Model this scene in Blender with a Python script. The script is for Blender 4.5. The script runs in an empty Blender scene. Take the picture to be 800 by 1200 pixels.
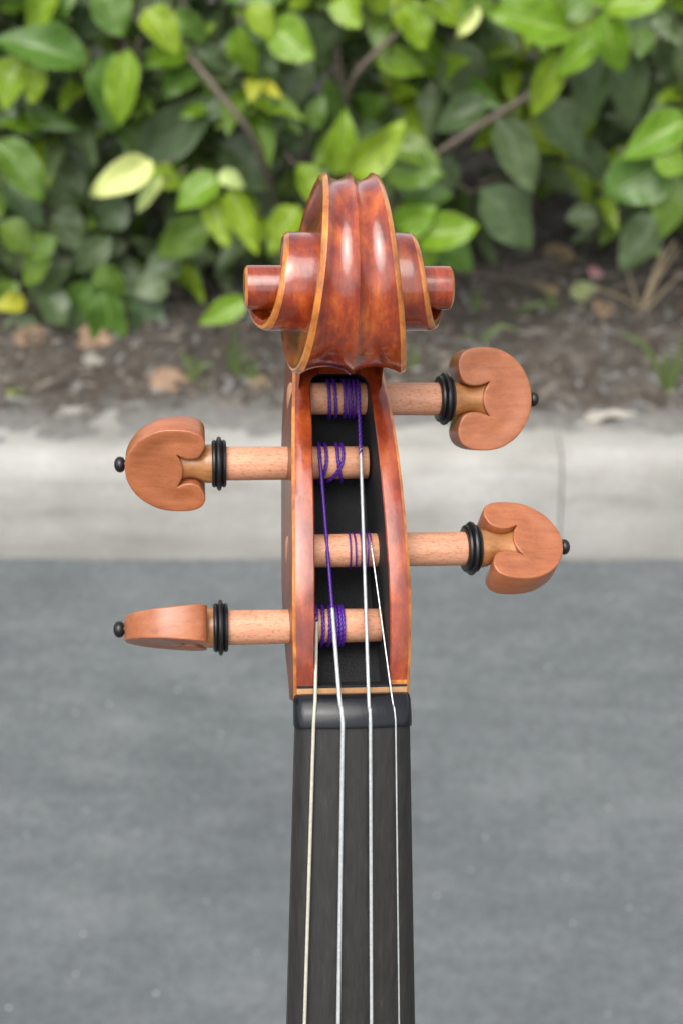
import bpy, bmesh, math, random
from mathutils import Vector, Matrix, noise, geometry
from math import sin, cos, pi, radians as R, atan2, sqrt

# ------------------------------------------------------------------ camera, world, light
SC = bpy.context.scene
COL = SC.collection
CAM_H = 1.127
FPX = 2000.0                        # focal length in pixels of the 800 x 1200 photograph
cam_d = bpy.data.cameras.new('camera')
cam = bpy.data.objects.new('camera', cam_d)
COL.objects.link(cam)
cam_d.sensor_fit = 'VERTICAL'
cam_d.sensor_height = 36.0
cam_d.sensor_width = 24.0
cam_d.lens = 36.0 * FPX / 1200.0
cam_d.clip_start = 0.02
cam_d.clip_end = 500.0
CAM_M = Matrix.Translation((0, 0, CAM_H)) @ Matrix.Rotation(R(60), 4, 'X')
cam.matrix_world = CAM_M
cam_d.dof.use_dof = True
cam_d.dof.focus_distance = 0.350
cam_d.dof.aperture_fstop = 25.0
SC.camera = cam

SUN_EL, SUN_AZ = 58.0, 200.0        # azimuth clockwise from +Y: behind the camera, a little to the left
w = bpy.data.worlds.new('World')
SC.world = w
w.use_nodes = True
nt = w.node_tree
nt.nodes.clear()
out = nt.nodes.new('ShaderNodeOutputWorld')
bg = nt.nodes.new('ShaderNodeBackground')
sky = nt.nodes.new('ShaderNodeTexSky')
hsv = nt.nodes.new('ShaderNodeHueSaturation')
sky.sky_type = 'NISHITA'
sky.sun_disc = False
sky.sun_elevation = R(SUN_EL)
sky.sun_rotation = R(SUN_AZ)
sky.dust_density = 4.0
hsv.inputs['Saturation'].default_value = 0.32
bg.inputs['Strength'].default_value = 0.15
nt.links.new(sky.outputs[0], hsv.inputs['Color'])
nt.links.new(hsv.outputs[0], bg.inputs['Color'])
nt.links.new(bg.outputs[0], out.inputs[0])

sd = bpy.data.lights.new('sun', 'SUN')
sd.energy = 1.3
sd.angle = R(60)
sd.color = (1.0, 0.965, 0.92)
sun = bpy.data.objects.new('sun', sd)
COL.objects.link(sun)
sdir = Vector((sin(R(SUN_AZ)) * cos(R(SUN_EL)), cos(R(SUN_AZ)) * cos(R(SUN_EL)), sin(R(SUN_EL))))
sun.rotation_euler = sdir.to_track_quat('Z', 'Y').to_euler()
sun.location = sdir * 20

SC.view_settings.view_transform = 'Standard'
SC.view_settings.look = 'None'
SC.view_settings.exposure = 0.85
SC.view_settings.gamma = 1.0
SC.view_settings.use_curve_mapping = False

random.seed(7)

# ------------------------------------------------------------------ materials
class NT:
    def __init__(s, name):
        s.m = bpy.data.materials.new(name)
        s.m.use_nodes = True
        s.t = s.m.node_tree
        s.b = s.t.nodes['Principled BSDF']
        s.tc = s.n('ShaderNodeTexCoord')
    def n(s, typ, **kw):
        nd = s.t.nodes.new(typ)
        for k, v in kw.items():
            setattr(nd, k, v)
        return nd
    def l(s, a, b):
        s.t.links.new(a, b)
    def mapping(s, scale, coord='Object', rot=(0, 0, 0)):
        mp = s.n('ShaderNodeMapping')
        mp.inputs['Scale'].default_value = scale
        mp.inputs['Rotation'].default_value = rot
        s.l(s.tc.outputs[coord], mp.inputs['Vector'])
        return mp.outputs[0]
    def noise(s, vec, scale, detail=4, rough=0.55, dist=0.0):
        nd = s.n('ShaderNodeTexNoise')
        nd.inputs['Scale'].default_value = scale
        nd.inputs['Detail'].default_value = detail
        nd.inputs['Roughness'].default_value = rough
        nd.inputs['Distortion'].default_value = dist
        s.l(vec, nd.inputs['Vector'])
        return nd.outputs['Fac']
    def ramp(s, fac, stops):
        r = s.n('ShaderNodeValToRGB')
        el = r.color_ramp.elements
        while len(el) < len(stops):
            el.new(0.5)
        for e, (p, c) in zip(el, stops):
            e.position = p
            e.color = (c[0], c[1], c[2], 1)
        s.l(fac, r.inputs[0])
        return r.outputs[0]
    def mix(s, fac, a, b, blend='MIX'):
        m = s.n('ShaderNodeMix', data_type='RGBA', blend_type=blend)
        for sock, v in ((m.inputs[0], fac), (m.inputs[6], a), (m.inputs[7], b)):
            if hasattr(v, 'is_output'):
                s.l(v, sock)
            elif isinstance(v, (int, float)):
                sock.default_value = v
            else:
                sock.default_value = (v[0], v[1], v[2], 1)
        return m.outputs[2]
    def bump(s, h, strength, dist=0.001):
        b = s.n('ShaderNodeBump')
        b.inputs['Strength'].default_value = strength
        b.inputs['Distance'].default_value = dist
        s.l(h, b.inputs['Height'])
        s.l(b.outputs[0], s.b.inputs['Normal'])
    def color(s, c):
        if hasattr(c, 'is_output'):
            s.l(c, s.b.inputs['Base Color'])
        else:
            s.b.inputs['Base Color'].default_value = (c[0], c[1], c[2], 1)
    def set(s, **kw):
        for k, v in kw.items():
            s.b.inputs[k.replace('_', ' ')].default_value = v
        return s.m

def mat_varnish(name, c_dark, c_mid, c_light, coat=0.8, rough=0.30, flame=(1, 1, 1)):
    t = NT(name)
    v = t.mapping((1000, 1000, 1000))
    vf = t.mapping(tuple(1000 * f for f in flame))
    blot = t.noise(t.mapping((1000, 700, 700)), 0.17, 4, 0.55, 0.3)
    fl = t.noise(vf, 0.35, 4, 0.6, 0.4)
    c1 = t.ramp(blot, [(0.30, c_dark), (0.5, c_mid), (0.72, c_light)])
    c2 = t.ramp(fl, [(0.28, (0.55, 0.44, 0.38)), (0.72, (1.32, 1.28, 1.2))])
    col = t.mix(0.8, c1, c2, 'MULTIPLY')
    fine = t.noise(t.mapping((1000, 420, 420)), 2.4, 4, 0.75)
    col = t.mix(0.45, col, t.ramp(fine, [(0.35, (0.6, 0.6, 0.6)), (0.65, (1.2, 1.2, 1.2))]), 'MULTIPLY')
    t.color(col)
    t.bump(t.noise(v, 0.5, 3, 0.5), 0.13, 0.0006)
    t.set(Roughness=rough, Coat_Weight=coat, Coat_Roughness=0.11, Coat_IOR=1.5)
    return t.m

def mat_wood(name, a, b, axis=0, rough=0.5, pores=0.5, coat=0.0, freq=1.0):
    """close-grained wood, grain along the axis; flecks are short dark pores"""
    t = NT(name)
    sc = [1000.0 * freq] * 3
    sc[axis] = 140.0 * freq
    v = t.mapping(tuple(sc))
    g = t.noise(v, 0.7, 5, 0.65, 0.3)
    col = t.ramp(g, [(0.30, a), (0.70, b)])
    sp = [1000.0] * 3
    sp[axis] = 330.0
    p = t.noise(t.mapping(tuple(sp)), 3.2, 2, 0.5)
    col = t.mix(pores, col, t.ramp(p, [(0.34, (0.62, 0.5, 0.42)), (0.47, (1, 1, 1))]), 'MULTIPLY')
    big = t.noise(t.mapping((1000, 1000, 1000)), 0.09, 3, 0.5)
    col = t.mix(0.6, col, t.ramp(big, [(0.3, (0.8, 0.76, 0.72)), (0.7, (1.12, 1.1, 1.08))]), 'MULTIPLY')
    t.color(col)
    t.bump(g, 0.12, 0.0004)
    t.set(Roughness=rough, Coat_Weight=coat, Coat_Roughness=0.25)
    return t.m

M = {}
M['varnish_scroll'] = mat_varnish('red_brown_varnish', (0.105, 0.011, 0.004), (0.265, 0.036, 0.006), (0.48, 0.108, 0.014), 1.0, 0.25, (1.3, 0.13, 0.13))
M['varnish_rim'] = mat_varnish('orange_brown_varnish', (0.145, 0.018, 0.007), (0.255, 0.036, 0.009), (0.40, 0.085, 0.016), 0.7, 0.30, (1.2, 0.15, 1))
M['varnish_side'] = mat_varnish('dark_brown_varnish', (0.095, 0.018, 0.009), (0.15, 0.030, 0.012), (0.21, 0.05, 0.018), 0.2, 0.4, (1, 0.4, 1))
M['worn_edge'] = mat_varnish('worn_golden_edge', (0.24, 0.060, 0.010), (0.52, 0.185, 0.026), (0.64, 0.29, 0.055), 0.8, 0.28, (1.5, .6, .6))
M['bare_maple'] = mat_wood('bare_maple', (0.36, 0.19, 0.085), (0.50, 0.29, 0.14), 0, 0.55, 0.35)
M['peg_head'] = mat_wood('reddish_boxwood', (0.285, 0.090, 0.035), (0.40, 0.138, 0.053), 0, 0.38, 0.30, 0.25)
M['peg_shaft'] = mat_wood('pale_boxwood', (0.50, 0.228, 0.128), (0.66, 0.345, 0.212), 0, 0.6, 0.7)
M['peg_stem'] = mat_wood('golden_boxwood', (0.25, 0.100, 0.030), (0.43, 0.195, 0.066), 0, 0.35, 0.30, 0.3)

def mat_ebony(name, base, rough, spec=0.5, grain=0.5):
    t = NT(name)
    v = t.mapping((1000, 60, 1000))
    g = t.noise(v, 1.3, 4, 0.7)
    t.color(t.ramp(g, [(0.35, tuple(x * (1 - grain * 0.5) for x in base)), (0.62, base), (0.78, tuple(x * (1 + grain) for x in base))]))
    r = t.n('ShaderNodeMapRange')
    t.l(g, r.inputs[0])
    r.inputs[3].default_value = rough - 0.05
    r.inputs[4].default_value = rough + 0.10
    t.l(r.outputs[0], t.b.inputs['Roughness'])
    t.bump(g, 0.10, 0.0003)
    t.b.inputs['Specular IOR Level'].default_value = spec
    return t.m
M['ebony_board'] = mat_ebony('ebony_fingerboard', (0.0185, 0.0165, 0.0148), 0.42, 0.5, 0.9)
M['ebony_nut'] = mat_ebony('polished_ebony', (0.007, 0.008, 0.010), 0.21, 0.40, 0.3)
M['ebony_ring'] = mat_ebony('turned_ebony', (0.007, 0.007, 0.008), 0.30, 0.5, 0.3)

def mat_cavity():
    t = NT('black_stain')
    v = t.mapping((1000, 1000, 1000))
    n = t.noise(v, 1.6, 5, 0.75)
    t.color(t.ramp(n, [(0.4, (0.004, 0.004, 0.005)), (0.75, (0.014, 0.015, 0.018)), (0.86, (0.05, 0.05, 0.055))]))
    t.bump(n, 0.7, 0.0008)
    return t.set(Roughness=0.62)
M['cavity'] = mat_cavity()

def mat_plain(name, c, rough=0.4, metal=0.0, spec=0.5, sheen=0.0):
    t = NT(name)
    v = t.mapping((1000, 1000, 1000))
    n = t.noise(v, 0.9, 3, 0.6)
    t.color(t.ramp(n, [(0.3, tuple(x * 0.85 for x in c)), (0.7, tuple(min(1, x * 1.12) for x in c))]))
    t.b.inputs['Specular IOR Level'].default_value = spec
    t.b.inputs['Sheen Weight'].default_value = sheen
    return t.set(Roughness=rough, Metallic=metal)
M['silk'] = mat_plain('purple_silk', (0.058, 0.011, 0.205), 0.40, 0, 0.5, 0.0)
M['gut_cream'] = mat_plain('cream_string', (0.43, 0.415, 0.33), 0.4)
M['silver'] = mat_plain('silver_string', (0.43, 0.445, 0.445), 0.42, 0.3)
M['steel'] = mat_plain('steel_string', (0.55, 0.57, 0.56), 0.33, 0.7)
M['twig'] = mat_plain('grey_bark', (0.16, 0.125, 0.10), 0.85)
M['stalk'] = mat_plain('dry_stalk', (0.42, 0.33, 0.20), 0.8)

def mat_leaf(name, base, vein, trans, rough=0.38, vary=0.35):
    t = NT(name)
    uv = t.n('ShaderNodeSeparateXYZ')
    t.l(t.tc.outputs['UV'], uv.inputs[0])
    info = t.n('ShaderNodeObjectInfo')
    # midrib: |u - .5|
    a = t.n('ShaderNodeMath', operation='SUBTRACT'); t.l(uv.outputs[0], a.inputs[0]); a.inputs[1].default_value = 0.5
    ab = t.n('ShaderNodeMath', operation='ABSOLUTE'); t.l(a.outputs[0], ab.inputs[0])
    rib = t.ramp(ab.outputs[0], [(0.0, (1, 1, 1)), (0.035, (0.0, 0.0, 0.0))])
    edge = t.ramp(ab.outputs[0], [(0.44, (0, 0, 0)), (0.5, (0.55, 0.55, 0.55))])
    # side veins
    vv = t.n('ShaderNodeMath', operation='SUBTRACT'); t.l(uv.outputs[1], vv.inputs[0]); t.l(ab.outputs[0], vv.inputs[1])
    vm = t.n('ShaderNodeMath', operation='MULTIPLY'); t.l(vv.outputs[0], vm.inputs[0]); vm.inputs[1].default_value = 62.0
    vs = t.n('ShaderNodeMath', operation='SINE'); t.l(vm.outputs[0], vs.inputs[0])
    n = t.noise(t.mapping((1, 1, 1), 'UV'), 5.0, 4, 0.6)
    c = t.ramp(n, [(0.3, tuple(x * (1 - vary) for x in base)), (0.7, tuple(x * (1 + vary) for x in base))])
    hs = t.n('ShaderNodeHueSaturation')
    mr = t.n('ShaderNodeMapRange'); t.l(info.outputs['Random'], mr.inputs[0]); mr.inputs[3].default_value = 0.482; mr.inputs[4].default_value = 0.515
    mv = t.n('ShaderNodeMapRange'); t.l(info.outputs['Random'], mv.inputs[0]); mv.inputs[3].default_value = 1.15; mv.inputs[4].default_value = 0.85
    t.l(mr.outputs[0], hs.inputs['Hue']); t.l(mv.outputs[0], hs.inputs['Value']); t.l(c, hs.inputs['Color'])
    c = t.mix(rib, hs.outputs[0], vein)
    c = t.mix(edge, c, vein)
    t.color(c)
    t.bump(vs.outputs[0], 0.08, 0.002)
    t.b.inputs['Specular IOR Level'].default_value = 0.5
    t.set(Roughness=rough)
    tr = t.n('ShaderNodeBsdfTranslucent'); t.l(c, tr.inputs[0])
    mx = t.n('ShaderNodeMixShader'); mx.inputs[0].default_value = trans
    t.l(t.b.outputs[0], mx.inputs[1]); t.l(tr.outputs[0], mx.inputs[2])
    t.l(mx.outputs[0], t.t.nodes['Material Output'].inputs[0])
    return t.m
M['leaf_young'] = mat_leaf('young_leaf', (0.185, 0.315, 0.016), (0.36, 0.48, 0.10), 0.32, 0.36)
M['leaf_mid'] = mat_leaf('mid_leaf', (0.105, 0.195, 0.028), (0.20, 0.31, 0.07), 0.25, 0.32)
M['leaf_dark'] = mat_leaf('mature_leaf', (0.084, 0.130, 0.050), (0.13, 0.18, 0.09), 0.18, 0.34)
M['leaf_pale'] = mat_leaf('pale_lime_leaf', (0.55, 0.64, 0.22), (0.65, 0.70, 0.30), 0.30, 0.5, 0.12)
M['leaf_dry'] = mat_leaf('dry_leaf', (0.25, 0.175, 0.105), (0.34, 0.24, 0.15), 0.1, 0.8)
M['leaf_yellow'] = mat_leaf('yellow_leaf', (0.40, 0.41, 0.03), (0.6, 0.5, 0.1), 0.3, 0.5, 0.2)
M['grass'] = mat_leaf('grass_blade', (0.105, 0.155, 0.045), (0.16, 0.22, 0.08), 0.25, 0.5)

def mat_soil():
    t = NT('soil')
    v = t.mapping((1, 1, 1))
    a = t.noise(v, 9, 8, 0.65, 0.3)
    b = t.noise(v, 70, 6, 0.75)
    c = t.ramp(a, [(0.30, (0.050, 0.043, 0.034)), (0.5, (0.090, 0.079, 0.065)), (0.70, (0.165, 0.150, 0.130))])
    c = t.mix(0.8, c, t.ramp(b, [(0.32, (0.45, 0.42, 0.38)), (0.55, (1, 1, 1)), (0.72, (1.6, 1.5, 1.4))]), 'MULTIPLY')
    # dusty run-off that settles along the back of the kerb
    sx = t.n('ShaderNodeSeparateXYZ'); t.l(t.tc.outputs['Object'], sx.inputs[0])
    wob = t.n('ShaderNodeMath', operation='MULTIPLY_ADD'); t.l(a, wob.inputs[0]); wob.inputs[1].default_value = 0.16; t.l(sx.outputs[1], wob.inputs[2])
    mr = t.n('ShaderNodeMapRange'); t.l(wob.outputs[0], mr.inputs[0]); mr.inputs[1].default_value = 2.01; mr.inputs[2].default_value = 2.10; mr.inputs[3].default_value = 0.75; mr.inputs[4].default_value = 0.0
    c = t.mix(mr.outputs[0], c, t.ramp(b, [(0.3, (0.17, 0.165, 0.155)), (0.7, (0.29, 0.285, 0.27))]))
    t.color(c)
    t.bump(b, 0.8, 0.01)
    return t.set(Roughness=0.95)
def mat_concrete():
    t = NT('concrete')
    v = t.mapping((1, 1, 1))
    a = t.noise(v, 5, 6, 0.6, 0.4)
    b = t.noise(v, 160, 4, 0.7)
    st = t.noise(t.mapping((3.5, 9, 16)), 1.2, 5, 0.65)
    c = t.ramp(a, [(0.28, (0.275, 0.267, 0.246)), (0.7, (0.385, 0.377, 0.352))])
    c = t.mix(0.7, c, t.ramp(b, [(0.3, (0.82, 0.82, 0.82)), (0.6, (1.05, 1.05, 1.05))]), 'MULTIPLY')
    c = t.mix(0.75, c, t.ramp(st, [(0.33, (0.72, 0.71, 0.68)), (0.55, (1.03, 1.03, 1.03))]), 'MULTIPLY')
    # splash dirt along the foot of the kerb, uneven in height
    sx = t.n('ShaderNodeSeparateXYZ'); t.l(t.tc.outputs['Object'], sx.inputs[0])
    dn = t.noise(t.mapping((7, 7, 7)), 1.6, 6, 0.7)
    ad = t.n('ShaderNodeMath', operation='MULTIPLY_ADD'); t.l(dn, ad.inputs[0]); ad.inputs[1].default_value = -0.09; t.l(sx.outputs[2], ad.inputs[2])
    mr = t.n('ShaderNodeMapRange'); t.l(ad.outputs[0], mr.inputs[0]); mr.inputs[1].default_value = -0.045; mr.inputs[2].default_value = 0.0; mr.inputs[3].default_value = 0.32; mr.inputs[4].default_value = 0.0
    c = t.mix(mr.outputs[0], c, (0.20, 0.19, 0.175))
    sc_ = t.noise(t.mapping((1.2, 40, 14)), 2.0, 5, 0.7, 0.3)
    c = t.mix(0.6, c, t.ramp(sc_, [(0.30, (0.66, 0.65, 0.63)), (0.45, (1, 1, 1))]), 'MULTIPLY')
    t.color(c)
    t.bump(b, 0.4, 0.003)
    return t.set(Roughness=0.9)
def mat_asphalt():
    t = NT('asphalt')
    v = t.mapping((1, 1, 1))
    big = t.noise(t.mapping((0.8, 1.7, 1)), 12, 8, 0.74, 0.1)
    low = t.noise(t.mapping((1.0, 1.6, 1)), 2.6, 4, 0.55, 0.2)
    fine = t.noise(v, 260, 4, 0.75)
    mid = t.noise(v, 75, 4, 0.75)
    c = t.ramp(big, [(0.28, (0.104, 0.115, 0.118)), (0.50, (0.128, 0.140, 0.143)), (0.63, (0.152, 0.164, 0.167)), (0.77, (0.205, 0.218, 0.220))])
    c = t.mix(0.7, c, t.ramp(mid, [(0.28, (0.70, 0.70, 0.70)), (0.72, (1.30, 1.30, 1.30))]), 'MULTIPLY')
    c = t.mix(0.8, c, t.ramp(fine, [(0.32, (0.6, 0.6, 0.6)), (0.6, (1.15, 1.15, 1.15))]), 'MULTIPLY')
    c = t.mix(0.8, c, t.ramp(low, [(0.33, (0.84, 0.845, 0.85)), (0.67, (1.16, 1.16, 1.15))]), 'MULTIPLY')
    vo = t.n('ShaderNodeTexVoronoi', feature='F1')
    vo.inputs['Scale'].default_value = 55
    t.l(v, vo.inputs['Vector'])
    dots = t.ramp(vo.outputs['Distance'], [(0.06, (1, 1, 1)), (0.10, (0, 0, 0))])  # pale grit specks, also standing in for glints, put into the road colour
    pick = t.n('ShaderNodeSeparateColor'); t.l(vo.outputs['Color'], pick.inputs[0])
    sel = t.ramp(pick.outputs[0], [(0.55, (0, 0, 0)), (0.97, (0.9, 0.9, 0.9))])
    dm = t.mix(1.0, dots, sel, 'MULTIPLY')
    c = t.mix(dm, c, (0.62, 0.63, 0.62))
    t.color(c)
    t.bump(fine, 0.7, 0.004)
    t.b.inputs['Specular IOR Level'].default_value = 0.35
    return t.set(Roughness=0.8)
M['soil'] = mat_soil()
M['concrete'] = mat_concrete()
M['asphalt'] = mat_asphalt()
M['chip'] = mat_plain('bark_chip', (0.085, 0.066, 0.050), 0.9)
M['chip_pale'] = mat_plain('bleached_chip', (0.19, 0.165, 0.135), 0.9)
M['stone'] = mat_plain('small_stone', (0.20, 0.195, 0.185), 0.85)

# ------------------------------------------------------------------ mesh helpers
class MB:
    def __init__(s):
        s.v, s.f, s.mi, s.uv = [], [], [], None
    def add(s, verts, faces, mi=0):
        o = len(s.v)
        s.v += [tuple(p) for p in verts]
        for f in faces:
            s.f.append(tuple(i + o for i in f))
            s.mi.append(mi)
    def rings(s, rings, mi=0, closed=True, cap=True, mfun=None):
        """skin a list of equal-length point rings"""
        o = len(s.v)
        n = len(rings[0])
        for r in rings:
            s.v += [tuple(p) for p in r]
        for i in range(len(rings) - 1):
            for j in range(n if closed else n - 1):
                k = (j + 1) % n
                s.f.append((o + i * n + j, o + i * n + k, o + (i + 1) * n + k, o + (i + 1) * n + j))
                s.mi.append(mfun(i, j) if mfun else mi)
        if cap and closed:
            s.f.append(tuple(o + j for j in range(n))[::-1]); s.mi.append(mi)
            e = o + (len(rings) - 1) * n
            s.f.append(tuple(e + j for j in range(n))); s.mi.append(mi)
    def tube(s, pts, rad, n=8, mi=0, cap=True):
        pts = [Vector(p) for p in pts]
        rr = rad if isinstance(rad, (list, tuple)) else [rad] * len(pts)
        prev = None
        rings = []
        for i, p in enumerate(pts):
            t = (pts[min(i + 1, len(pts) - 1)] - pts[max(i - 1, 0)]).normalized()
            if prev is None:
                a = t.orthogonal().normalized()
            else:
                a = (prev - t * prev.dot(t)).normalized()
            prev = a
            b = t.cross(a)
            rings.append([p + (a * cos(2 * pi * k / n) + b * sin(2 * pi * k / n)) * rr[i] for k in range(n)])
        s.rings(rings, mi, True, cap)
    def lathe(s, prof, n=28, mi=0, M4=None, mlist=None):
        """prof = [(axial, radius)] along local x"""
        rings = []
        for a, r in prof:
            ring = [Vector((a, r * cos(2 * pi * k / n), r * sin(2 * pi * k / n))) for k in range(n)]
            if M4 is not None:
                ring = [M4 @ p for p in ring]
            rings.append(ring)
        s.rings(rings, mi, True, True, (lambda i, j: mlist[i]) if mlist else None)
    def mesh(s, name, mats, smooth=40, scale=1.0):
        me = bpy.data.meshes.new(name)
        me.from_pydata([(p[0] * scale, p[1] * scale, p[2] * scale) for p in s.v], [], s.f)
        for m in mats:
            me.materials.append(m)
        me.polygons.foreach_set('material_index', s.mi)
        bm = bmesh.new()
        bm.from_mesh(me)
        bmesh.ops.remove_doubles(bm, verts=bm.verts, dist=1e-7 if scale == 1.0 else 2e-6)
        bmesh.ops.recalc_face_normals(bm, faces=bm.faces)
        bm.to_mesh(me)
        bm.free()
        me.polygons.foreach_set('use_smooth', [True] * len(me.polygons))
        if smooth < 180:
            me.set_sharp_from_angle(angle=R(smooth))
        me.update()
        return me
def obj(name, me, parent=None, **props):
    o = bpy.data.objects.new(name, me)
    COL.objects.link(o)
    if parent:
        o.parent = parent
    for k, v in props.items():
        o[k] = v
    return o

def lerp_table(tab, x):
    """smooth (Catmull-Rom style) interpolation of rows (x, a, b, ...)"""
    if x <= tab[0][0]: return tab[0][1:]
    if x >= tab[-1][0]: return tab[-1][1:]
    for i in range(len(tab) - 1):
        if tab[i][0] <= x <= tab[i + 1][0]:
            break
    res = []
    x0, x1 = tab[i][0], tab[i + 1][0]
    h = x1 - x0
    t = (x - x0) / h
    for k in range(1, len(tab[0])):
        y0, y1 = tab[i][k], tab[i + 1][k]
        m0 = (y1 - tab[i - 1][k]) / (x1 - tab[i - 1][0]) if i > 0 else (y1 - y0) / h
        m1 = (tab[i + 2][k] - y0) / (tab[i + 2][0] - x0) if i + 2 < len(tab) else (y1 - y0) / h
        t2, t3 = t * t, t * t * t
        res.append((2 * t3 - 3 * t2 + 1) * y0 + (t3 - 2 * t2 + t) * h * m0 + (-2 * t3 + 3 * t2) * y1 + (t3 - t2) * h * m1)
    return res

# ------------------------------------------------------------------ rays from the camera position (for laying out real positions)
def ray(px, py):
    d = Vector(((px - 400) / FPX, (600 - py) / FPX, -1))
    return (CAM_M.to_3x3() @ d).normalized()
def at_y(px, py, y):
    d = ray(px, py)
    return Vector((0, 0, CAM_H)) + d * (y / d.y)

# ================================================================== SETTING
# road
mb = MB()
mb.add([(-60, -60, 0), (60, -60, 0), (60, 1.80, 0), (-60, 1.80, 0)], [(0, 1, 2, 3)])
# the surface runs up a little against the kerb, unevenly
lip = []
for i in range(501):
    x = -2.0 + 4.0 * i / 500
    h = -0.0005 + 0.004 * (0.5 + noise.noise(Vector((x * 14, 0, 3)))) + 0.003 * noise.noise(Vector((x * 60, 0, 5)))
    lip.append([(x, 1.80, 0.0), (x, 1.816 + 0.006 * noise.noise(Vector((x * 20, 2, 0))), 0.0015), (x, 1.829, h * 0.6), (x, 1.842, h)])
mb.rings(lip, 0, False, False)
mb.add([(-60, 1.80, 0), (-2, 1.80, 0), (-2, 1.842, 0.004), (-60, 1.842, 0.004)], [(0, 1, 2, 3)])
mb.add([(2, 1.80, 0), (60, 1.80, 0), (60, 1.842, 0.004), (2, 1.842, 0.004)], [(0, 1, 2, 3)])
obj('road', mb.mesh('road', [M['asphalt']]), kind='structure')
# ground to the horizon behind the kerb
mb = MB()
mb.add([(-200, 1.97, 0.10), (200, 1.97, 0.10), (200, 300, 0.10), (-200, 300, 0.10)], [(0, 1, 2, 3)])
obj('ground', mb.mesh('ground', [M['soil']]), kind='structure')

# planting bed
def soil_z(x, y):
    z = 0.136 + (y - 1.93) * 0.16
    z += 0.020 * (noise.noise(Vector((x * 6, y * 9, 1.3)))) + 0.009 * noise.noise(Vector((x * 22, y * 26, 4.0))) + 0.004 * noise.noise(Vector((x * 70, y * 70, 8)))
    return z
mb = MB()
nx, ny = 480, 110
X0, X1, Y0, Y1 = -3.0, 3.0, 1.885, 3.6
vs, fs = [], []
for j in range(ny + 1):
    y = Y0 + (Y1 - Y0) * (j / ny) ** 1.6
    for i in range(nx + 1):
        x = X0 + (X1 - X0) * i / nx
        vs.append((x, y, soil_z(x, y)))
for j in range(ny):
    for i in range(nx):
        a = j * (nx + 1) + i
        fs.append((a, a + 1, a + nx + 2, a + nx + 1))
mb.add(vs, fs)
obj('soil_bed', mb.mesh('soil_bed', [M['soil']], 180), kind='structure')

# kerb of cast sections with open joints
curb = bpy.data.objects.new('concrete_curb', None)
COL.objects.link(curb)
curb['kind'] = 'structure'
def curb_mesh(L):
    prof = [(1.830, -0.06), (1.830, 0.004), (1.8325, 0.030), (1.835, 0.060), (1.8385, 0.085), (1.843, 0.106), (1.850, 0.121), (1.860, 0.1315), (1.872, 0.137), (1.885, 0.138), (1.985, 0.138), (1.985, -0.06)]
    m = MB()
    n = 60
    rings = []
    for i in range(n + 1):
        x = L * i / n
        e = 0.0012 if i in (0, n) else 0.0
        rg = []
        for k, (y, z) in enumerate(prof):
            wv = 0.0016 * noise.noise(Vector((x * 9, z * 30, y * 5)))
            rg.append((x, y + wv + (e if k < 9 else 0), z + wv - (e if 6 < k < 11 else 0)))
        rings.append(rg)
    m.rings(rings)
    return m.mesh('curb_section', [M['concrete']], 50)
cm = curb_mesh(1.498)
for i in range(-3, 3):
    o = obj('curb_section', cm, curb)
    o.location = (0.272 + 0.001 + i * 1.5, 0.001 * (i % 2), 0)

# ================================================================== VIOLIN
PSI = R(6.0)
T = Vector((2.7, -42.9, -350.0)) * 0.001
ROLL = 0.0112                       # the neck leans very slightly: its lower end lies to the right
violin = bpy.data.objects.new('violin', None)
COL.objects.link(violin)
violin.matrix_world = CAM_M @ Matrix.Translation(T) @ Matrix.Rotation(ROLL, 4, 'Z') @ Matrix.Rotation(PSI, 4, 'Y')
violin['label'] = 'violin with orange-brown scroll, four wooden pegs, purple silk windings and black fingerboard'
violin['category'] = 'violin'
violin.empty_display_size = 0.05
MM = 0.001
def px2x(px, z, py=None):
    if py is not None:
        px = px - (4.6 - (845 - py) * ROLL)
    a = (px - 400) / FPX
    return (a * (350 - z * cos(PSI)) - 1.9 - z * sin(PSI)) / (cos(PSI) - a * sin(PSI))
def py2y(py, z, x=0):
    return (600 - py) / FPX * (350 - z * cos(PSI) + x * sin(PSI)) + 42.9

# ---- pegbox (millimetres, y up the neck, z towards the viewer)
#        y     F      W     B
PB = [(-4.0, -6.8, 11.8, -12.5), (5.4, -4.6, 12.0, -13.5), (8, -4.0, 12.1, -15), (14, -2.8, 12.22, -21), (25, -1.8, 12.3, -27.5), (35, -3.5, 12.05, -31),
      (45, -6.8, 11.8, -33.5), (54, -10.8, 11.45, -37), (62, -15.3, 11.0, -40.5), (68, -19.7, 10.5, -42.5),
      (72, -23.3, 10.1, -43.5), (76, -26, 9.8, -43.8), (82, -27, 9.6, -42.5), (90, -28, 9.4, -39)]
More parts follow.
